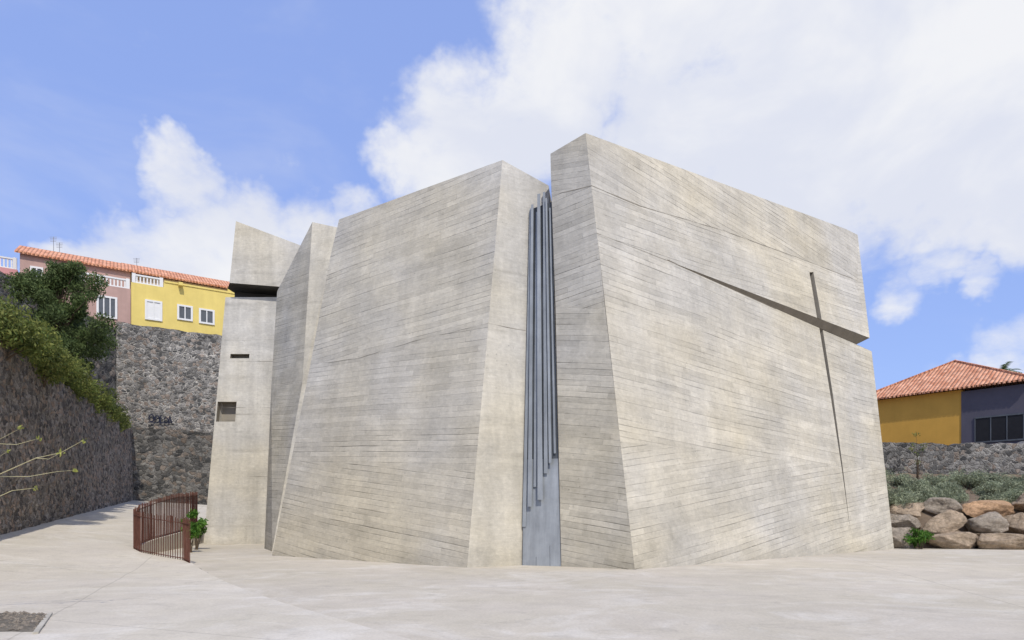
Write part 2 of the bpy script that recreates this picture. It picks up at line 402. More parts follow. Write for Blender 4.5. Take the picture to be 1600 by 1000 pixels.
Cb=V((-9.75,26,0));Cm=V((-8.72,26.6,6.92));Ct=V((-8.58,27.5,14.06))
Cr=V((-7.35,27.0,13.6));Crb=V((-7.5,26.4,0));C1=V((-10.86,28.07,0));C2=V((-10.75,28.6,7.32));C3=V((-10.64,29,11.6))
C=MB()
C.face([Cm,V((-7.4,26.7,6.9)),Cr,Ct],2,0,None,2.); C.face([Cb,Crb,V((-7.4,26.7,6.9)),Cm],2,0,None,2.)
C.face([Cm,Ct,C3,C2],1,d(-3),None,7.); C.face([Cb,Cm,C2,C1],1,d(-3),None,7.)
C.face([Ct,Cr,V((-6.5,32,13.2)),V((-9.5,33,11.5)),C3]); C.face([C1,C2,C3,V((-9.5,33,11.5)),V((-9.5,33,0))])
C.make('angular_block',[M_con,M_con_side,M_con_smooth],parent=church,label='narrow pointed concrete block between larger blocks')

D=MB()
q00=V((-15.42,32,0));q10=V((-10.0,32,0));q11=V((-9.7,33,13.3));q01=V((-14.72,33,13.3))
def Q(s,t): return (q00.lerp(q10,s)).lerp(q01.lerp(q11,s),t)
TT=.952
holes=[(.015,.20,.465,.542),(.10,.29,.711,.728)]
S=sorted({0,1,*[h[0] for h in holes],*[h[1] for h in holes]}); T=sorted({0,TT,*[h[2] for h in holes],*[h[3] for h in holes]})
for i in range(len(S)-1):
    for j in range(len(T)-1):
        sm=(S[i]+S[i+1])/2;tm=(T[j]+T[j+1])/2
        if any(h[0]<sm<h[1] and h[2]<tm<h[3] for h in holes): continue
        D.face([Q(S[i],T[j]),Q(S[i+1],T[j]),Q(S[i+1],T[j+1]),Q(S[i],T[j+1])],0,0,(0,-1,.08),1.)
for (s0,s1,t_0,t_1),dep in zip(holes,(.5,.4)):
    f=[Q(s0,t_0),Q(s1,t_0),Q(s1,t_1),Q(s0,t_1)]; g=[p+V((0,dep,0)) for p in f]
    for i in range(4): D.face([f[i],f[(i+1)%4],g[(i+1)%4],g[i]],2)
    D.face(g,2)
na=Q(0,TT);nbq=Q(1,TT)
D.face([na,nbq,nbq+V((0,1.2,0)),na+V((.05,1.2,0))],0)
D.face([na+V((.08,.9,-.1)),nbq+V((0,.9,-.1)),nbq+V((0,.9,.75)),na+V((.08,.9,.75))],3)  # added notch, its dark back wall stands in for the overhang's shadow
D.face([q00,na,V((-13.8,37,12.66)),V((-14.3,37,0))]); D.face([q10,V((-9.5,37,0)),V((-9.5,37,12.6)),nbq])
D.face([V((-14.3,37,0)),V((-13.8,37,13.3)),V((-9.5,37,13.2)),V((-9.5,37,0))])
o1=V((-14.32,32.45,13.22));o2=V((-9.6,32.45,12.86));o3=V((-9.6,32.45,14.70));o4=V((-14.0,32.45,16.35))
w1=V((-14.80,33.3,13.22));w2=V((-14.3,37.2,13.22));w4=V((-14.1,37.2,15.6));w3=V((-9.5,37.2,14.2));w5=V((-9.5,37.2,12.86))
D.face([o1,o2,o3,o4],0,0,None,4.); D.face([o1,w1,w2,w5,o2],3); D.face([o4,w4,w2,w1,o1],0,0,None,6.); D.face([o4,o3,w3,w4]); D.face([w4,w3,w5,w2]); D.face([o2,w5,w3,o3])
for z,t in ((9.3,.03),(6.9,.02),(3.4,.02)):
    tt=z/13.3; D.ribbon([Q(0,tt),Q(1,tt)],t,(0,-1,.08),mat=4)
D.make('tower',[M_con_smooth,M_inner,M_inner,M_notch,M_joint],parent=church,label='slim concrete tower with overhanging top and small slots')

# metal slit door
def PL(z): return V((.315,19.22,0)).lerp(V((.57,20.36,11.75)),z/11.75)
def PR(z): return V((1.448,18.87,0)).lerp(V((1.235,19.87,11.9)),z/11.9)
def PP(s,z): return PL(z).lerp(PR(z),s)
nd=V((-.30,-.95,.08)).normalized()
Dm=MB()
Dm.face([PP(0,3.2),PP(1,3.2),PP(1,11.2),PP(0,11.2)],1)
Dm.face([PP(0,0)+nd*.012,PP(1,0)+nd*.012,PP(1,3.2)+nd*.012,PP(0,3.2)+nd*.012],0)
Dm.face([PP(0,11.2),PP(1,11.2),PP(1,11.2)+V((.1,.5,0)),PP(0,11.2)+V((0,.5,0))],1)
for s_ in (.36,.72):
    h=(PP(1,1)-PP(0,1)).normalized()*.007
    Dm.face([PP(s_,0)+nd*.016-h,PP(s_,0)+nd*.016+h,PP(s_,3.1)+nd*.016+h,PP(s_,3.1)+nd*.016-h],1)
door=Dm.make('door',[M_metal,M_metal_dk],parent=church,label='tall narrow blue-grey metal door in the slit')
for s,zb,zt,wd,pr,sl_ in ((.05,1.15,11.2,.12,.05,.02),(.19,1.75,11.25,.14,.14,-.02),(.34,2.35,11.0,.11,.07,.01),(.49,1.95,11.5,.18,.18,-.02),(.66,2.75,11.55,.14,.10,.02),(.79,3.05,11.3,.10,.15,.0),(.91,3.35,11.0,.08,.06,0.)):
    f=MB(); h=(PP(1,5)-PP(0,5)).normalized()
    segs=6
    def sec(z):
        w=wd*(1-.5*z/12); a=PP(s+sl_*(z-6)/6,z); t=.012
        return [a-h*w/2,a-h*w/2+nd*pr,a+h*w/2+nd*pr*.92,a+h*w/2+nd*pr*.92-nd*t,a-h*w/2+nd*(pr-t)+h*t,a-h*w/2+h*t]
    for i in range(segs):
        lo=sec(zb+(zt-zb)*i/segs); hi=sec(zb+(zt-zb)*(i+1)/segs)
        for q in range(6): f.face([lo[q],lo[(q+1)%6],hi[(q+1)%6],hi[q]],0)
        if i==0: f.face(lo[::-1])
        if i==segs-1: f.face(hi)
    f.make('fin',[M_metal_fin,M_metal_dk],parent=door)

# ------------------------------------------------------------------ stone walls
def stone_wall(name,p0,p1,zb,zt,thick,mat,label,res=.3,amp=.07,top_j=.12):
    p0=V((*p0,0));p1=V((*p1,0)); d_=(p1-p0); L=d_.length; d_.normalize(); n=V((d_.y,-d_.x,0))
    nx=int(L/res); nz=max(3,int((zt-zb)/res)); vs=[];fs=[]
    def top(i):
        q=p0+d_*(L*i/nx); return zt+mn.noise(q*1.7)*top_j+mn.noise(q*.4)*top_j*.8
    prof=[]
    for j in range(nz+1): prof.append(('f',j/nz))
    prof+= [('t',.5),('t',1.),('b',0)]
    for i in range(nx+1):
        q=p0+d_*(L*i/nx); zt_=top(i)
        for kk,t in prof:
            if kk=='f':
                z=zb+(zt_-zb)*t; p=V((q.x,q.y,z)); o=mn.noise(p*2.2)*amp+mn.noise(p*5.1)*amp*.6
                p=p+n*o
                if t==1: p.z-=.03
            elif kk=='t': p=V((q.x,q.y,zt_+mn.noise(q*3+V((0,0,t)))*.06))-n*thick*t
            else: p=V((q.x,q.y,zb))-n*thick
            vs.append(p)
    m=len(prof)
    for i in range(nx):
        for j in range(m-1):
            a=i*m+j; fs.append((a,a+m,a+m+1,a+1))
    fs.append(list(range(m))); fs.append([nx*m+j for j in range(m)][::-1])
    return obj_from(name,vs,fs,mat,label=label,cat='wall')
ex=V((.849,.528,0)); nb=V((-.528,.849,0))
stone_wall('retaining_wall',(-11.0,6.0),(-27.95,47.15),-.3,7.6,.7,M_wall_near,'long dark rubble stone retaining wall beside the sloping path',.22,.09,.16)
uw=V((-30.3,49,0)); ue=uw+ex*26
stone_wall('retaining_wall',(uw.x,uw.y),(ue.x,ue.y),6.5,16.2,.7,M_wall_far,'high grey volcanic stone wall with pale mortar below the houses',.35)
lw=V((-28.3,47.2,0)); le=lw+ex*24
stone_wall('retaining_wall',(lw.x,lw.y),(le.x,le.y),1.0,7.9,.7,M_wall_low,'lower dark volcanic stone wall at the end of the path',.35)
stone_wall('retaining_wall',(-29.6,30),(-30.35,49.3),6.5,15.7,.7,M_wall_low,'tall dark stone wall behind the tree and shrubs',.35)
stone_wall('garden_wall',(19,38.3),(52,37.6),2.5,5.75,.6,M_wall_right,'low black volcanic stone wall in front of ochre house',.25,.07,.16)
def terr(name,pts,mat): 
    return obj_from(name,pts,[list(range(len(pts)))],mat,kind='structure')
vs=[];fs=[];n=20
for i in range(n+1):
    t=i/n; a=V((-11.6,6,7.2)).lerp(V((-28.4,47,7.2)),t); b=V((-29.9,20,9.2)).lerp(V((-30.4,49,8.2)),t)
    for j in range(5):
        p=a.lerp(b,j/4); p.z+=mn.noise(p*.5)*.3; vs.append(p)
for i in range(n):
    for j in range(4):
        a=i*5+j; fs.append((a,a+1,a+6,a+5))
obj_from('terrain',vs,fs,M_earth,kind='structure')
g=[uw+nb*.3,ue+nb*.3,ue+nb*40,uw+nb*40-ex*30,V((-60,20,0)),V((-30.2,20,0)),V((-30.9,48.9,0))]
terr('terrain',[V((p.x,p.y,15.6)) for p in g],M_earth)
g=[lw+nb*.2,le+nb*.2,le+nb*3.4,lw+nb*3.4]
terr('terrain',[V((p.x,p.y,7.7)) for p in g],M_earth)
def bankz(x,y):
    t=y-28.2
    z=max(-.1,min(1.9,t*1.0)) if t<1.9 else 1.9+(y-30.1)*.24
    return min(z,3.9)+mn.noise(V((x,y,3))*.9)*.15
grid_sheet('terrain',17.0,60,28.0,60,60,50,bankz,M_earth,kind='structure')

def boulder_mat(name,c):
    m,nt,b=newmat(name,.95,.15)
    geo=nt.new('ShaderNodeNewGeometry').outputs['Position']
    k=nt.math('MULTIPLY',nt.rng(nt.noise(geo,1.6,6,.7,.5),.3,.7,.55,1.35),nt.rng(nt.noise(geo,9,5,.7),.3,.7,.75,1.25))
    crack=nt.rng(nt.noise(nt.vmath('MULTIPLY',geo,(1,1,2.2)),1.8,7,.6,1.5),.49,.51,0,1)
    nt.put(b.inputs['Base Color'],nt._sc(c,k)); nt.put(b.inputs['Normal'],nt.bump(nt.math('ADD',nt.noise(geo,4,7,.75),nt.math('MULTIPLY',crack,.12)),1.,.15)); return m
BM=[boulder_mat('boulder_brown',(.45,.35,.25)),boulder_mat('boulder_rust',(.50,.32,.19)),boulder_mat('boulder_grey',(.39,.33,.26))]
import bmesh
def boulder(loc,size,mi,seed,lab):
    bm=bmesh.new(); bmesh.ops.create_icosphere(bm,subdivisions=5,radius=1)
    pl=[]
    rr=random.Random(seed)
    for _ in range(12):
        v_=V((rr.gauss(0,1),rr.gauss(0,1),rr.gauss(0,1))).normalized(); pl.append((v_,rr.uniform(.5,.8)))
    for v in bm.verts:
        c=v.co.copy()
        for nn,dd in pl:
            k=c.dot(nn)
            if k>dd: c-=nn*(k-dd)*.93
        c=c*1.26+c.normalized()*(mn.noise(c*1.5+V((seed,0,0)))*.2+mn.noise(c*4.5+V((seed,0,0)))*.06+mn.noise(c*11+V((seed,0,0)))*.03)
        v.co=V((c.x*size[0],c.y*size[1],c.z*size[2]))
    me=bpy.data.meshes.new('boulder'); bm.to_mesh(me); bm.free(); me.materials.append(BM[mi])
    me.polygons.foreach_set('use_smooth',[True]*len(me.polygons))
    o=bpy.data.objects.new('boulder',me); COL.objects.link(o); o.location=loc; o.rotation_euler=(rr.uniform(-.2,.2),rr.uniform(-.3,.3),rr.uniform(-.5,.5))
    tag(o,None,lab,'boulder','boulders stacked along the bank')
LB=['brown rough boulder stacked on the planted bank','rust-coloured boulder stacked on the planted bank','grey weathered boulder stacked on the planted bank']
bl_=[(17.2,28.5,.4,.75,.5,2),(19.1,28.1,.33,1.0,.48,0),(21.5,27.7,.3,1.5,.42,0),(23.8,27.6,.45,.95,.6,0),(25.8,27.4,.4,1.2,.55,2),
(17.6,29.2,1.05,.85,.42,2),(19.4,28.9,1.05,.95,.48,0),(21.2,28.7,1.05,.75,.45,2),(22.8,28.6,1.05,.85,.48,0),(24.6,28.5,1.2,.9,.5,1),(26.4,28.6,1.2,.9,.5,0),
(18.2,29.9,1.65,.95,.4,0),(20.1,29.7,1.7,.8,.45,2),(22.0,29.5,1.7,1.15,.44,1),(24.2,29.5,1.9,.9,.5,0),(25.9,29.5,1.9,.9,.5,2)]
for i,(x,y,z,sx,sz,mi) in enumerate(bl_): boulder((x,y,z),(sx,.7,sz),mi,i+3,LB[mi])

# ------------------------------------------------------------------ foliage
def leaves(centers,nper,ls,flat=.8,up=.3,rng=None):
    rs=np.random.RandomState(rng or 1); vs=[];fs=[]
    for (cx,cy,cz,r) in centers:
        n_=int(nper*r*r)
        dirs=rs.normal(size=(n_,3)); dirs/=np.linalg.norm(dirs,axis=1)[:,None]
        rad=r*(rs.rand(n_)**.45)*(1+.25*rs.normal(size=n_)*(rs.rand(n_)<.3))
        pos=dirs*rad[:,None]; pos[:,2]*=flat; pos+=np.array([cx,cy,cz])
        a=rs.normal(size=(n_,3)); a[:,2]+=up; a/=np.linalg.norm(a,axis=1)[:,None]
        b=np.cross(a,rs.normal(size=(n_,3))); b/=np.linalg.norm(b,axis=1)[:,None]
        s=ls*(.6+.8*rs.rand(n_))[:,None]
        q0=pos-a*s; q1=pos+b*s*.35; q2=pos+a*s; q3=pos-b*s*.35
        i0=len(vs); vs.extend(np.stack([q0,q1,q2,q3],1).reshape(-1,3).tolist())
        fs.extend([(i0+4*i,i0+4*i+1,i0+4*i+2,i0+4*i+3) for i in range(n_)])
    return vs,fs
def limb(vs,fs,pts,rads,seg=7):
    i0=len(vs)
    for k,(p,r) in enumerate(zip(pts,rads)):
        p=V(p); d_=(V(pts[min(k+1,len(pts)-1)])-V(pts[max(k-1,0)])).normalized()
        s=d_.orthogonal().normalized(); t=d_.cross(s)
        for i in range(seg):
            a=2*math.pi*i/seg; vs.append(p+(s*math.cos(a)+t*math.sin(a))*r)
    for k in range(len(pts)-1):
        for i in range(seg):
            a=i0+k*seg+i;b=i0+k*seg+(i+1)%seg; fs.append((a,b,b+seg,a+seg))
    fs.append([i0+i for i in range(seg)][::-1]); fs.append([i0+(len(pts)-1)*seg+i for i in range(seg)])
def shrub(name,x,y,zb,r,h,leafm,label,cat='shrub',group=None,seed=1,nper=900,ls=.09,n=12,trunk=.05):
    rs=random.Random(seed); e=empty(name,(x,y,zb),label,cat,group)
    cs=[];tv=[];tf=[]
    for i in range(n):
        a=rs.uniform(0,6.283); q=rs.uniform(0,1)**.6*r*.75; zz=zb+h*(.25+.6*rs.random()*(1-.4*q/r)); cr_=rs.uniform(.28,.5)*min(r,h)
        c=(x+math.cos(a)*q,y+math.sin(a)*q,zz,cr_); cs.append(c)
        limb(tv,tf,[(x+rs.uniform(-.1,.1),y+rs.uniform(-.1,.1),zb-.1),((x*2+c[0])/3+rs.uniform(-.1,.1),(y*2+c[1])/3,zb+(zz-zb)*.5),(c[0],c[1],c[2]+cr_*.3)],[trunk,trunk*.6,trunk*.25],5)
    v_,f_=leaves(cs,nper,ls,.85,.3,seed)
    obj_from('stem',tv,tf,M_bark,parent=e); obj_from('crown',v_,f_,leafm,parent=e)
    return e
def tree(x,y,zb,h,r,label,seed=5,n=34):
    e=empty('tree',(x,y,zb),label,'tree'); rs=random.Random(seed); tv=[];tf=[];cs=[]
    limb(tv,tf,[(x,y,zb-.3),(x+.15,y,zb+h*.3),(x-.1,y+.1,zb+h*.6),(x,y,zb+h*.85)],[.2,.15,.09,.04],9)
    for i in range(n):
        a=rs.uniform(0,6.283); t=rs.uniform(.25,1); q=r*rs.uniform(.05,.95)*math.sqrt(max(.12,1-((t-.5)/.62)**2))
        c=(x+math.cos(a)*q,y+math.sin(a)*q*.8,zb+h*t,rs.uniform(.35,.8)); cs.append(c)
        limb(tv,tf,[(x,y,zb+h*t*.6),(x+math.cos(a)*q*.5,y+math.sin(a)*q*.4,zb+h*t*.85),(c[0],c[1],c[2])],[.05,.03,.012],5)
    v_,f_=leaves(cs,1500,.085,.8,.8,11)
    obj_from('trunk',tv,tf,M_bark,parent=e); obj_from('crown',v_,f_,M_leaf_dark,parent=e)
tree(-25.5,36,8.2,7.2,3.0,'dark green bushy tree on the terrace above the stone wall',5,84)
tree(-28.2,39,8.2,5.8,2.2,'dark green small tree against the tall stone wall',8,34)
hd=[(-17.9,22.5,1.5,2.2),(-18.9,24.5,1.5,2.0),(-19.4,26.5,1.4,2.3),(-20.4,28.2,1.4,2.0),(-21.2,30,1.4,2.1),(-22,32,1.4,2.0),(-22.9,34,1.4,2.1),(-23.8,36,1.4,2.0),(-24.7,38.2,1.4,1.8),(-25.5,40.2,1.3,2.0),(-26.4,42.2,1.2,1.7),(-27.3,44.5,1.1,1.5),(-21.5,26.5,1.6,3.0),(-23,31,1.7,2.8)]
for i,(x,y,r,h) in enumerate(hd):
    shrub('shrub',x-.12,y,6.9,r,h+.2+.5*math.sin(i*2.3),M_leaf_yel,'yellow-green shrub spilling over the stone wall top','shrub','shrubs along the retaining wall',i+20,1150,.08,15)
for i in range(24):
    x=19.2+ (i%8)*1.4+random.uniform(-.5,.5)-.9; y=30.3+ (i//8)*2.0+random.uniform(-.4,.4); rr_=random.uniform(.75,1.15)
    shrub('shrub',x,y,bankz(x,y)-.15,rr_,rr_*1.05,M_leaf_sage,'grey-green sage shrub on the planted bank','shrub','sage shrubs on the bank',i+60,2600,.05,12,.03)
shrub('plant',17.6,27.6,0.0,.55,1.1,M_leaf_green,'leafy green plant growing at the foot of the boulders','plant',None,91,2200,.07,9,.02)
shrub('plant',-12.75,25.3,0,.38,1.7,M_leaf_green,'bright green plant growing beside the rusty railing','plant',None,92,2600,.08,11,.02)
shrub('plant',-13.4,27.2,0,.5,2.1,M_leaf_green,'bright green plant growing beside the rusty railing','plant',None,95,2200,.08,10,.02)
shrub('sapling',23.2,36.6,3.6,.5,3.0,M_leaf_yel,'thin sapling in front of the black stone wall','tree',None,93,700,.06,9,.02)

e=empty('branching_plant',(-8.3,9.3,0),'sparse pale branching plant with a few leaf tufts','plant'); tv=[];tf=[];cs=[]
T0=(-8.35,9.3,1.55)
limb(tv,tf,[(-8.4,9.3,0),(-8.3,9.32,.8),T0,(-8.3,9.3,2.2)],[.04,.032,.024,.014],8)
Bs=[[T0,(-7.9,9.25,1.93),(-7.44,9.2,2.11),(-6.88,9.25,2.38),(-6.56,9.3,2.46),(-6.23,9.3,2.64)],
[(-6.88,9.25,2.38),(-6.66,9.2,2.36),(-6.42,9.1,2.44)],[(-7.44,9.2,2.11),(-7.1,9.4,2.12),(-6.75,9.5,2.2),(-6.5,9.5,2.22)],
[(-8.3,9.3,2.0),(-7.85,9.2,2.35),(-7.44,9.15,2.58),(-7.02,9.15,2.80)],[(-7.44,9.15,2.58),(-7.2,9.3,2.58),(-6.95,9.4,2.68)],
[T0,(-7.9,9.5,1.7),(-7.5,9.6,1.92),(-7.15,9.6,1.96)],[T0,(-8.7,9.4,2.1),(-9.1,9.5,2.5)],[(-8.3,9.3,2.0),(-8.35,9.3,2.6),(-8.1,9.2,3.1)],
[(-7.9,9.25,1.93),(-7.6,9.1,2.25),(-7.3,9.0,2.32),(-7.05,8.95,2.45)]]
for b_ in Bs:
    n_=len(b_); r0=.009 if b_[0]==T0 else .006
    limb(tv,tf,b_,[r0*(1-.65*i/(n_-1)) for i in range(n_)],6); cs.append((*b_[-1],.045))
obj_from('stem',tv,tf,M_stem,parent=e)
for i,c in enumerate(cs):
    v_,f_=leaves([c],5000,.028,.8,.6,4+i); obj_from('leaf_tuft',v_,f_,M_leaf_tip,parent=e)

# planting pit
nx_,ny_=40,18; vs=[];fs=[]
for j in range(ny_+1):
    for i in range(nx_+1):
        y=8.3+1.4*j/ny_; x=-9.9+(-6.12-(y-8.3)*.62+9.9)*i/nx_
        ed=min(i,nx_-i,j,ny_-j); z=.05+min(1,ed/2)*(.02+.04*abs(mn.noise(V((x*3,y*3,0)))))
        vs.append((x+(mn.noise(V((x*4,y*4,1)))*.05),y+mn.noise(V((x*4,y*4,5)))*.06,z))
for j in range(ny_):
    for i in range(nx_):
        a=j*(nx_+1)+i; fs.append((a,a+1,a+nx_+2,a+nx_+1))
obj_from('soil_bed',vs,fs,M_soil,kind='structure')
kb=MB()
a=V((-6.03,8.15,0));b=V((-7.0,9.75,0)); dd=(b-a).normalized(); kb.box(a,b-a,V((-dd.y,dd.x,0))*.06,V((0,0,.075)))
kb.make('bed_edging',[M_con_smooth],label='low concrete edging around the soil bed',cat='kerb')
gv=[];gf=[]
rs_=np.random.RandomState(8)
for _ in range(1300):
    x=rs_.uniform(-9.5,-6.1);y=rs_.uniform(8.35,9.75)
    if x>-6.12-(y-8.3)*.62-.05: continue
    s=rs_.uniform(.01,.055)*(1 if rs_.rand()<.5 else .6);i0=len(gv);z=.066
    gv+= [(x-s,y-s*.7,z),(x+s,y-s,z),(x+s*.8,y+s,z),(x-s,y+s,z),(x+s*.2,y,z+s*.8)]
    gf+=[(i0,i0+1,i0+4),(i0+1,i0+2,i0+4),(i0+2,i0+3,i0+4),(i0+3,i0,i0+4)]
obj_from('gravel',gv,gf,BM[2],kind='stuff')

# ------------------------------------------------------------------ railing
rail=empty('railing',(-12.7,21.7,.2),'curved rusty steel railing of close vertical bars along the ramp','railing')
rp=[V((edge_x(y)-.08,y,0)) for y in (19.3,19.7,20.0,20.5,21,21.7,23,25,27.5,30,32)]
def dens(pts,step):
    out=[];
    tot=[0]
    for a,b in zip(pts[:-1],pts[1:]): tot.append(tot[-1]+(b-a).length)
    s=0
    while s<tot[-1]:
        for i in range(len(pts)-1):
            if tot[i]<=s<=tot[i+1]:
                out.append((pts[i].lerp(pts[i+1],(s-tot[i])/(tot[i+1]-tot[i])),(pts[i+1]-pts[i]).normalized())); break
        s+=step
    return out
bars=MB(); dp=dens(rp,.115)
rs=random.Random(12)
def lift(p): return max(0,min(1,(p.y-21.7)/6))*.38
for p,t in dp:
    z=ramp_h(p.x,p.y)-.15; nn=V((-t.y,t.x,0)); hh=1.52+lift(p)+rs.uniform(-.04,.05); tl=V((rs.uniform(-.012,.012),rs.uniform(-.012,.012),0))
    bars.box(p-t*.006-nn*.011+V((0,0,z)),t*.012,nn*.022,V((0,0,hh))+tl)
bars.make('bar_screen',[M_corten],parent=rail)
for nm,zz,w in (('handrail',1.22,.018),('bottom_rail',.12,.018)):
    hr=MB()
    for (p,t),(q,_) in zip(dp[:-1],dp[1:]):
        a=p+V((0,0,ramp_h(p.x,p.y)+zz+(lift(p) if zz>1 else 0)));b=q+V((0,0,ramp_h(q.x,q.y)+zz+(lift(q) if zz>1 else 0))); nn=V((-t.y,t.x,0))
        hr.face([a-nn*w,a+nn*w,b+nn*w,b-nn*w]); u=V((0,0,-.02)); hr.face([a-nn*w+u,b-nn*w+u,b+nn*w+u,a+nn*w+u]); hr.face([a-nn*w,b-nn*w,b-nn*w+u,a-nn*w+u]); hr.face([a+nn*w,a+nn*w+u,b+nn*w+u,b+nn*w])
    hr.make(nm,[M_corten],parent=rail)

# ------------------------------------------------------------------ houses above the wall
O=V((-30.05,50.5,0))
def fr(s,off,z): return O+ex*s+nb*off+V((0,0,z))
def hbox(mb,s0,s1,o0,o1,z0,z1,mat=0): mb.box(fr(s0,o0,z0),ex*(s1-s0),nb*(o1-o0),V((0,0,z1-z0)),mat)
def window(parent,s0,s1,z0,z1,shut=False,off=0.,panes=2):
    w=MB(); hbox(w,s0,s1,off-.03,off+.02,z0,z1,0)
    win=w.make('window',[M_white if shut else M_glass],parent=parent)
    f=MB(); t=.09
    hbox(f,s0-.06,s0+t,off-.09,off,z0-.05,z1+.05); hbox(f,s1-t,s1+.06,off-.09,off,z0-.05,z1+.05)
    hbox(f,s0+t,s1-t,off-.09,off,z1-t,z1+.05); hbox(f,s0+t,s1-t,off-.10,off,z0-.05,z0+t)
    for k in range(1,panes):
        c=s0+(s1-s0)*k/panes; hbox(f,c-.04,c+.04,off-.085,off,z0+t,z1-t)
    f.make('frame',[M_white],parent=win)
def balustrade(parent,s0,s1,off,z0,z1):
    b=MB(); hbox(b,s0,s1,off-.1,off+.1,z1-.12,z1); hbox(b,s0,s1,off-.1,off+.1,z0,z0+.1)
    s=s0+.1
    while s<s1-.1: hbox(b,s-.05,s+.05,off-.05,off+.05,z0+.1,z1-.12); s+=.24
    for c in (s0,s1-.25): hbox(b,c,c+.25,off-.125,off+.125,z0,z1+.05)
    b.make('balustrade',[M_white],parent=parent)
def roof(parent,s0,s1,o0,o1,z0,z1,t=.14):
    r=MB(); a=[fr(s0,o0,z0),fr(s1,o0,z0),fr(s1,o1,z1),fr(s0,o1,z1)]; u=V((0,0,-t))
    r.face(a); r.face([p+u for p in a][::-1])
    for i in range(4): r.face([a[i],a[i]+u,a[(i+1)%4]+u,a[(i+1)%4]])
    b_=[fr(s0,o1,z1),fr(s1,o1,z1),fr(s1,2*o1-o0,z0),fr(s0,2*o1-o0,z0)]; r.face(b_)
    s=s0+.13
    while s<s1:
        p=fr(s,o0-.05,z0-.06); r.box(p-ex*.07,ex*.14,nb*.1,V((0,0,.1))); s+=.26
    r.make('roof',[M_tile],parent=parent)
yh=empty('house',fr(4,0,15.6),'yellow house with white windows standing on the stone wall','house')
w=MB(); hbox(w,0,2.25,0,5.5,15.5,19.75); hbox(w,2.25,9.5,0,5.5,15.5,20.15); hbox(w,2.3,9.6,-.06,.2,20.15,20.3); w.make('wall',[M_yellow],parent=yh)
window(yh,1.0,2.1,17.0,18.5,True); window(yh,3.28,4.31,17.35,18.5); window(yh,4.88,5.95,17.3,18.45)
balustrade(yh,.05,2.22,.12,19.75,20.45)
w=MB(); hbox(w,3.3,3.6,-.5,0,20.0,20.25); w.make('waterspout',[M_yellow],parent=yh)
w=MB(); hbox(w,7.2,7.5,1,1.4,20.3,21); w.make('chimney',[M_yellow],parent=yh)
ph=empty('house',fr(-4,2,15.6),'dusty pink house with terracotta roof and white terrace balustrade','house')
w=MB(); hbox(w,-7.3,-.02,3,9,15.5,21.5); hbox(w,-4.2,-.03,.05,2.98,15.5,19.2); w.make('wall',[M_pink],parent=ph)
roof(ph,-7.6,.3,2.7,6.,21.55,23.1); balustrade(ph,-3.4,-.1,.2,19.2,19.95)
window(ph,-2.24,-.99,16.7,18.3,False,.05,3)
window(ph,-6.6,-5.9,19.2,20.6,False,3.)
bh=empty('house',fr(5,7,15.6),'long beige house with terracotta tile roof behind yellow house','house')
w=MB(); hbox(w,.0,14,6.4,12,15.5,22.5); w.make('wall',[M_beige],parent=bh); roof(bh,-.6,14.3,6.0,9.5,22.6,24.3)
rh=empty('house',fr(-11,7,15.6),'rose pink house with flat roof and white balustrade','house')
w=MB(); hbox(w,-14,-7.75,6,12,15.5,21.1); w.make('wall',[M_rose],parent=rh); balustrade(rh,-14,-7.8,6.15,21.1,22.0)
for s,o,h in ((-5.4,6,1.5),(-5.0,6,1.1),(.6,9.3,.8)):
    an=MB(); p=fr(s,o,22.8 if o<8 else 24.1); an.box(p,V((.03,0,0)),V((0,.03,0)),V((0,0,h)))
    for k in range(4): an.box(p+V((-.3+.02*k,0,h-.12*k-.05)),V((.6-.04*k,0,0)),V((0,.02,0)),V((0,0,.02)))
    an.make('antenna',[M_metal],label='thin television antenna on a tiled roof',cat='antenna',group='antennas on the roofs')

def stroke(mb,pts,w):
    for a,b in zip(pts[:-1],pts[1:]):
        a=V(a);b=V(b); dd=(b-a).normalized(); px=-dd.z; pz=dd.x
        A_=lambda p,s:(uw+ex*p.x+V((0,0,p.z))-nb*.16)+ (ex*px+V((0,0,pz)))*s
        mb.face([A_(a,-w),A_(b,-w),A_(b,w),A_(a,w)])
gr=MB()
def arc(cx,cz,rx,rz,a0,a1,n=9): return [V((cx+rx*math.cos(math.radians(a0+(a1-a0)*i/n)),0,cz+rz*math.sin(math.radians(a0+(a1-a0)*i/n)))) for i in range(n+1)]
stroke(gr,arc(2.35,8.95,.18,.28,200,-120),.045); stroke(gr,arc(2.75,8.9,.16,.26,180,-90),.045); stroke(gr,arc(3.05,8.9,.12,.3,90,290),.045)
stroke(gr,arc(3.35,8.85,.15,.22,170,-170),.04); stroke(gr,[V((3.5,0,8.65)),V((3.62,0,9.2)),V((3.75,0,8.7))],.04); stroke(gr,[V((2.1,0,8.6)),V((3.8,0,8.72))],.03)
gr.make('graffiti',[plain_mat('blue_black_spray',(.022,.027,.05),.9)],label='dark blue sprayed scribble on the stone wall',cat='graffiti')

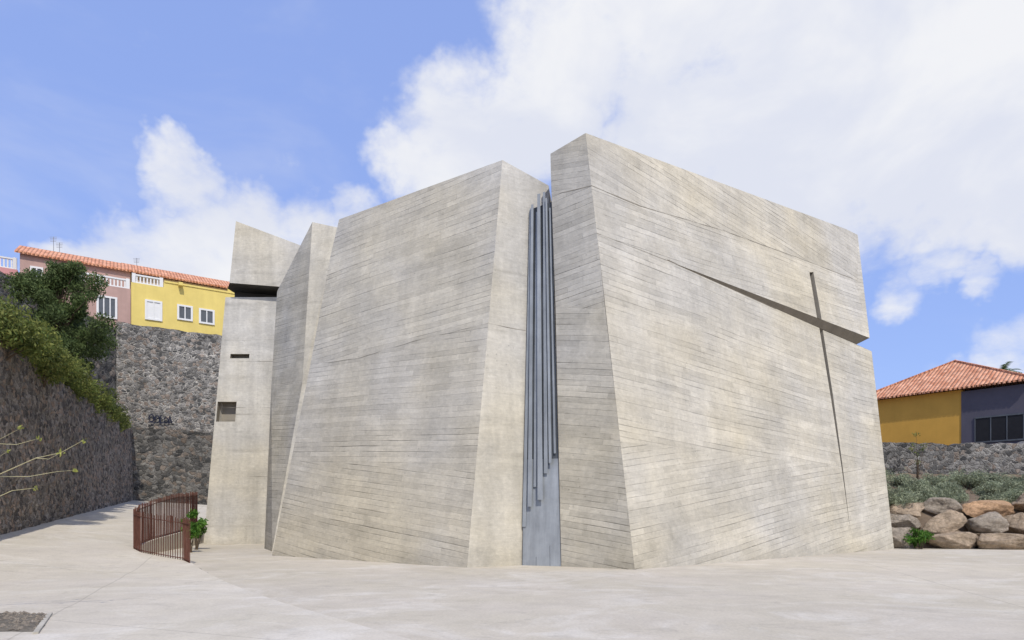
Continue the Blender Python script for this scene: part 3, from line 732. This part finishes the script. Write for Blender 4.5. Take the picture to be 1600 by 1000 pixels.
# ------------------------------------------------------------------ house at right side
oh=empty('house',(31.5,47,3),'ochre and dark purple house with hipped terracotta roof','house')
A0=V((27.3,50.4,0));A1=V((31.6,45.0,0));A2=V((34.2,41.75,0)); dA=(A2-A0).normalized(); nA=V((-dA.y,dA.x,0))
if nA.y<0: nA=-nA
def wallseg(p,q,mat,nm,lab=None,dep=7,h=8.9):
    w=MB(); w.box(p,q-p,nA*dep,V((0,0,h))); 
    return w.make(nm,[mat],parent=oh,label=lab)
zb=V((0,0,1.3)); 
wallseg(A0+zb,A1+zb,M_ochre,'wall','ochre plastered wall'); wallseg(A1+zb+dA*.003-nA*.05,A2+zb-nA*.05+dA*5,M_purple,'wall','dark purple plastered wall',6,8.75)
r=MB(); z0=10.3; e0=A0-dA*.4-nA*.5+V((0,0,z0)); e1_=A2-nA*.5+V((0,0,z0)); e2=A2+nA*9+V((0,0,z0)); e3=A0-dA*.4+nA*9+V((0,0,z0))
rA=V((33.9,49.0,13.15))
r.face([e0,e1_,rA]); r.face([e3,e0,rA]); r.face([e2,e3,rA]); r.face([e1_,e2,rA]); r.face([e0,e3,e2,e1_])
dd=(e1_-e0).normalized(); L=(e1_-e0).length; s=0
while s<L-.2: r.box(e0+dd*s-nA*.05+V((0,0,-.12)),dd*.16,nA*.12,V((0,0,.14))); s+=.28
for q in (e0,e1_):
    dq=(rA-q); LL=dq.length; dq.normalize(); sq=dq.cross(V((0,0,1))).normalized(); s=0
    while s<LL-.3: r.box(q+dq*s-sq*.09+V((0,0,-.02)),dq*.36,sq*.18,V((0,0,.12))); s+=.4
r.make('roof',[M_tile],parent=oh)
gd=MB(); gd.box(A1+dA*.85+V((0,0,6.45))-nA*.09,dA*2.7,nA*.03,V((0,0,1.6))); gdo=gd.make('window',[M_blackp],parent=oh)
gd=MB(); 
for k in range(4): gd.box(A1+dA*(.8+k*.9)+V((0,0,6.45))-nA*.12,dA*.06,nA*.03,V((0,0,1.6)))
gd.box(A1+dA*.8+V((0,0,8.05))-nA*.13,dA*2.8,nA*.06,V((0,0,.1))); gd.box(A1+dA*.8+V((0,0,6.35))-nA*.13,dA*2.8,nA*.06,V((0,0,.1))); gd.make('frame',[M_metal_dk],parent=gdo)
pe=empty('palm_tree',(45.9,60,0),'palm tree showing only its crown above the roof','palm tree'); tv=[];tf=[]
limb(tv,tf,[(45.9,60,0),(46,60,7),(45.9,60,14.4)],[.28,.2,.18],8); obj_from('trunk',tv,tf,M_bark,parent=pe)
pv=[];pf=[]; rs=random.Random(4)
for k in range(18):
    a=k*2.4; el=rs.uniform(.2,1.2); L=1.6; c=V((45.9,60,14.4)); prev=c; dv=V((math.cos(a)*math.cos(el),math.sin(a)*math.cos(el),math.sin(el)))
    for i in range(8):
        nx_=prev+dv*L/8; dv=(dv+V((0,0,-.16))).normalized(); sdd=dv.cross(V((0,0,1))).normalized()
        for sg in(-1,1):
            i0=len(pv); tipp=nx_+sdd*sg*.35+dv*.15-V((0,0,.1)); pv+=[tuple(prev),tuple(nx_),tuple(tipp)]; pf.append((i0,i0+1,i0+2))
        prev=nx_
obj_from('crown',pv,pf,M_leaf_dark,parent=pe)

# ------------------------------------------------------------------ sun and sky
SUN_EL=math.radians(50); sx,sy=.30,-.95
sd=V((sx,sy,0)).normalized()*math.cos(SUN_EL)+V((0,0,math.sin(SUN_EL)))
sl=bpy.data.lights.new('sun','SUN'); sl.energy=3.1; sl.angle=math.radians(.6); sl.color=(1,.945,.85)
so=bpy.data.objects.new('sun',sl); so.rotation_euler=sd.to_track_quat('Z','Y').to_euler(); COL.objects.link(so)
wd=bpy.data.worlds.new('World'); scene.world=wd; wd.use_nodes=True
nt=NT(wd.node_tree); bg=wd.node_tree.nodes['Background']; out=wd.node_tree.nodes['World Output']
sky=nt.new('ShaderNodeTexSky',sky_type='NISHITA'); sky.sun_disc=False; sky.sun_elevation=SUN_EL; sky.sun_rotation=math.atan2(sx,sy)
sky.air_density=1.; sky.dust_density=.6; sky.ozone_density=3.
skyc=nt.mix(.64,sky.outputs[0],(2.45,3.4,7.0,1))
nt.put(bg.inputs[0],skyc); bg.inputs[1].default_value=.15
tc=nt.new('ShaderNodeTexCoord').outputs['Generated']
dir0=nt.vmath('NORMALIZE',tc)
wz=nt.new('ShaderNodeTexNoise'); nt.put(wz.inputs['Vector'],dir0); wz.inputs['Scale'].default_value=7.; wz.inputs['Detail'].default_value=5; wz.inputs['Roughness'].default_value=.6
warp=nt._sc(nt.vmath('SUBTRACT',wz.outputs[1],(.5,.5,.5)),.14)
dirn=nt.vmath('NORMALIZE',nt.vmath('ADD',dir0,warp))
blobs=[(.35,.74,.20,1),(.5,.62,.2,1.1),(.72,.70,.22,1.1),(.64,.54,.12,1.1),(.28,.62,.13,1),(.08,.70,.10,1),(-.09,.585,.08,1),(-.16,.555,.05,.9),(.03,.60,.08,1),(.80,.58,.12,1.1),(.14,.82,.12,1),(.5,.82,.2,1.1),(.42,.52,.10,1),(.52,.50,.06,.9),
(.57,.455,.05,.75),(.64,.46,.05,.85),(.71,.455,.055,.85),(.79,.45,.06,.85),(.57,.395,.03,.55),(.62,.385,.035,.6),(.67,.37,.035,.68),(.73,.355,.03,.65),(.62,.335,.03,.6),
(-.52,.53,.045,.8),(-.55,.49,.04,.72),(-.48,.51,.04,.75),(-.60,.40,.07,.95),(-.69,.39,.05,.85),(-.50,.40,.085,.95),(-.40,.415,.075,.9),(-.32,.42,.06,.85),(-.25,.47,.035,.7),(-.34,.53,.028,.5),(.78,.24,.05,.65),(.68,.19,.04,.6)]
mask=None
for (p,q,r_,am) in blobs:
    c=V((p,1,q)); ra=r_/(c.length**1.5); c.normalize()
    dt=nt.vmath('DOT_PRODUCT',dirn,tuple(c))
    mm=nt.rng(dt,math.cos(ra*2.0),math.cos(ra*.2),0,am,True)
    mask=mm if mask is None else nt.math('MAXIMUM',mask,mm)
x,y,z=nt.sep(dir0)
behind=nt.math('MULTIPLY',nt.rng(y,-.1,.25,1,0),nt.rng(nt.noise(dirn,1.6,3),.45,.6,0,1))
mask=nt.math('MAXIMUM',mask,behind)
fv=nt.vmath('MULTIPLY',dir0,(1,1,1.6))
n1=nt.noise(fv,6.,7,.58,.3); n2=nt.noise(fv,17.,6,.6,.3)
nz_=nt.math('ADD',nt.math('MULTIPLY',nt.math('SUBTRACT',n1,.5),1.35),nt.math('MULTIPLY',nt.math('SUBTRACT',n2,.5),.55))
den=nt.rng(nt.math('ADD',mask,nz_),.28,.95,0,1,True)
veil=nt.math('MULTIPLY',nt.rng(nt.noise(nt.vmath('MULTIPLY',dir0,(1,1,2.2)),2.6,5,.6,.5),.45,.75,0,1,True),.22)
den=nt.math('MAXIMUM',den,veil)
shade=nt.noise(fv,4.2,5,.55,.3)
cc=nt.mix(nt.rng(shade,.36,.64,0,1,True),(.80,.83,.93,1),(.96,.965,.985,1))
bg2=nt.new('ShaderNodeBackground'); nt.put(bg2.inputs[0],cc); bg2.inputs[1].default_value=.95
ms=nt.new('ShaderNodeMixShader'); nt.put(ms.inputs[0],nt.math('MULTIPLY',den,.96)); nt.l.new(bg.outputs[0],ms.inputs[1]); nt.l.new(bg2.outputs[0],ms.inputs[2]); nt.l.new(ms.outputs[0],out.inputs[0])

# ------------------------------------------------------------------ camera
cd=bpy.data.cameras.new('camera'); cd.lens=22.5; cd.sensor_width=36; cd.shift_y=.1875; cd.clip_end=3000
co=bpy.data.objects.new('camera',cd); co.location=(0,0,1.6); co.rotation_euler=(math.radians(90),0,0); COL.objects.link(co); scene.camera=co
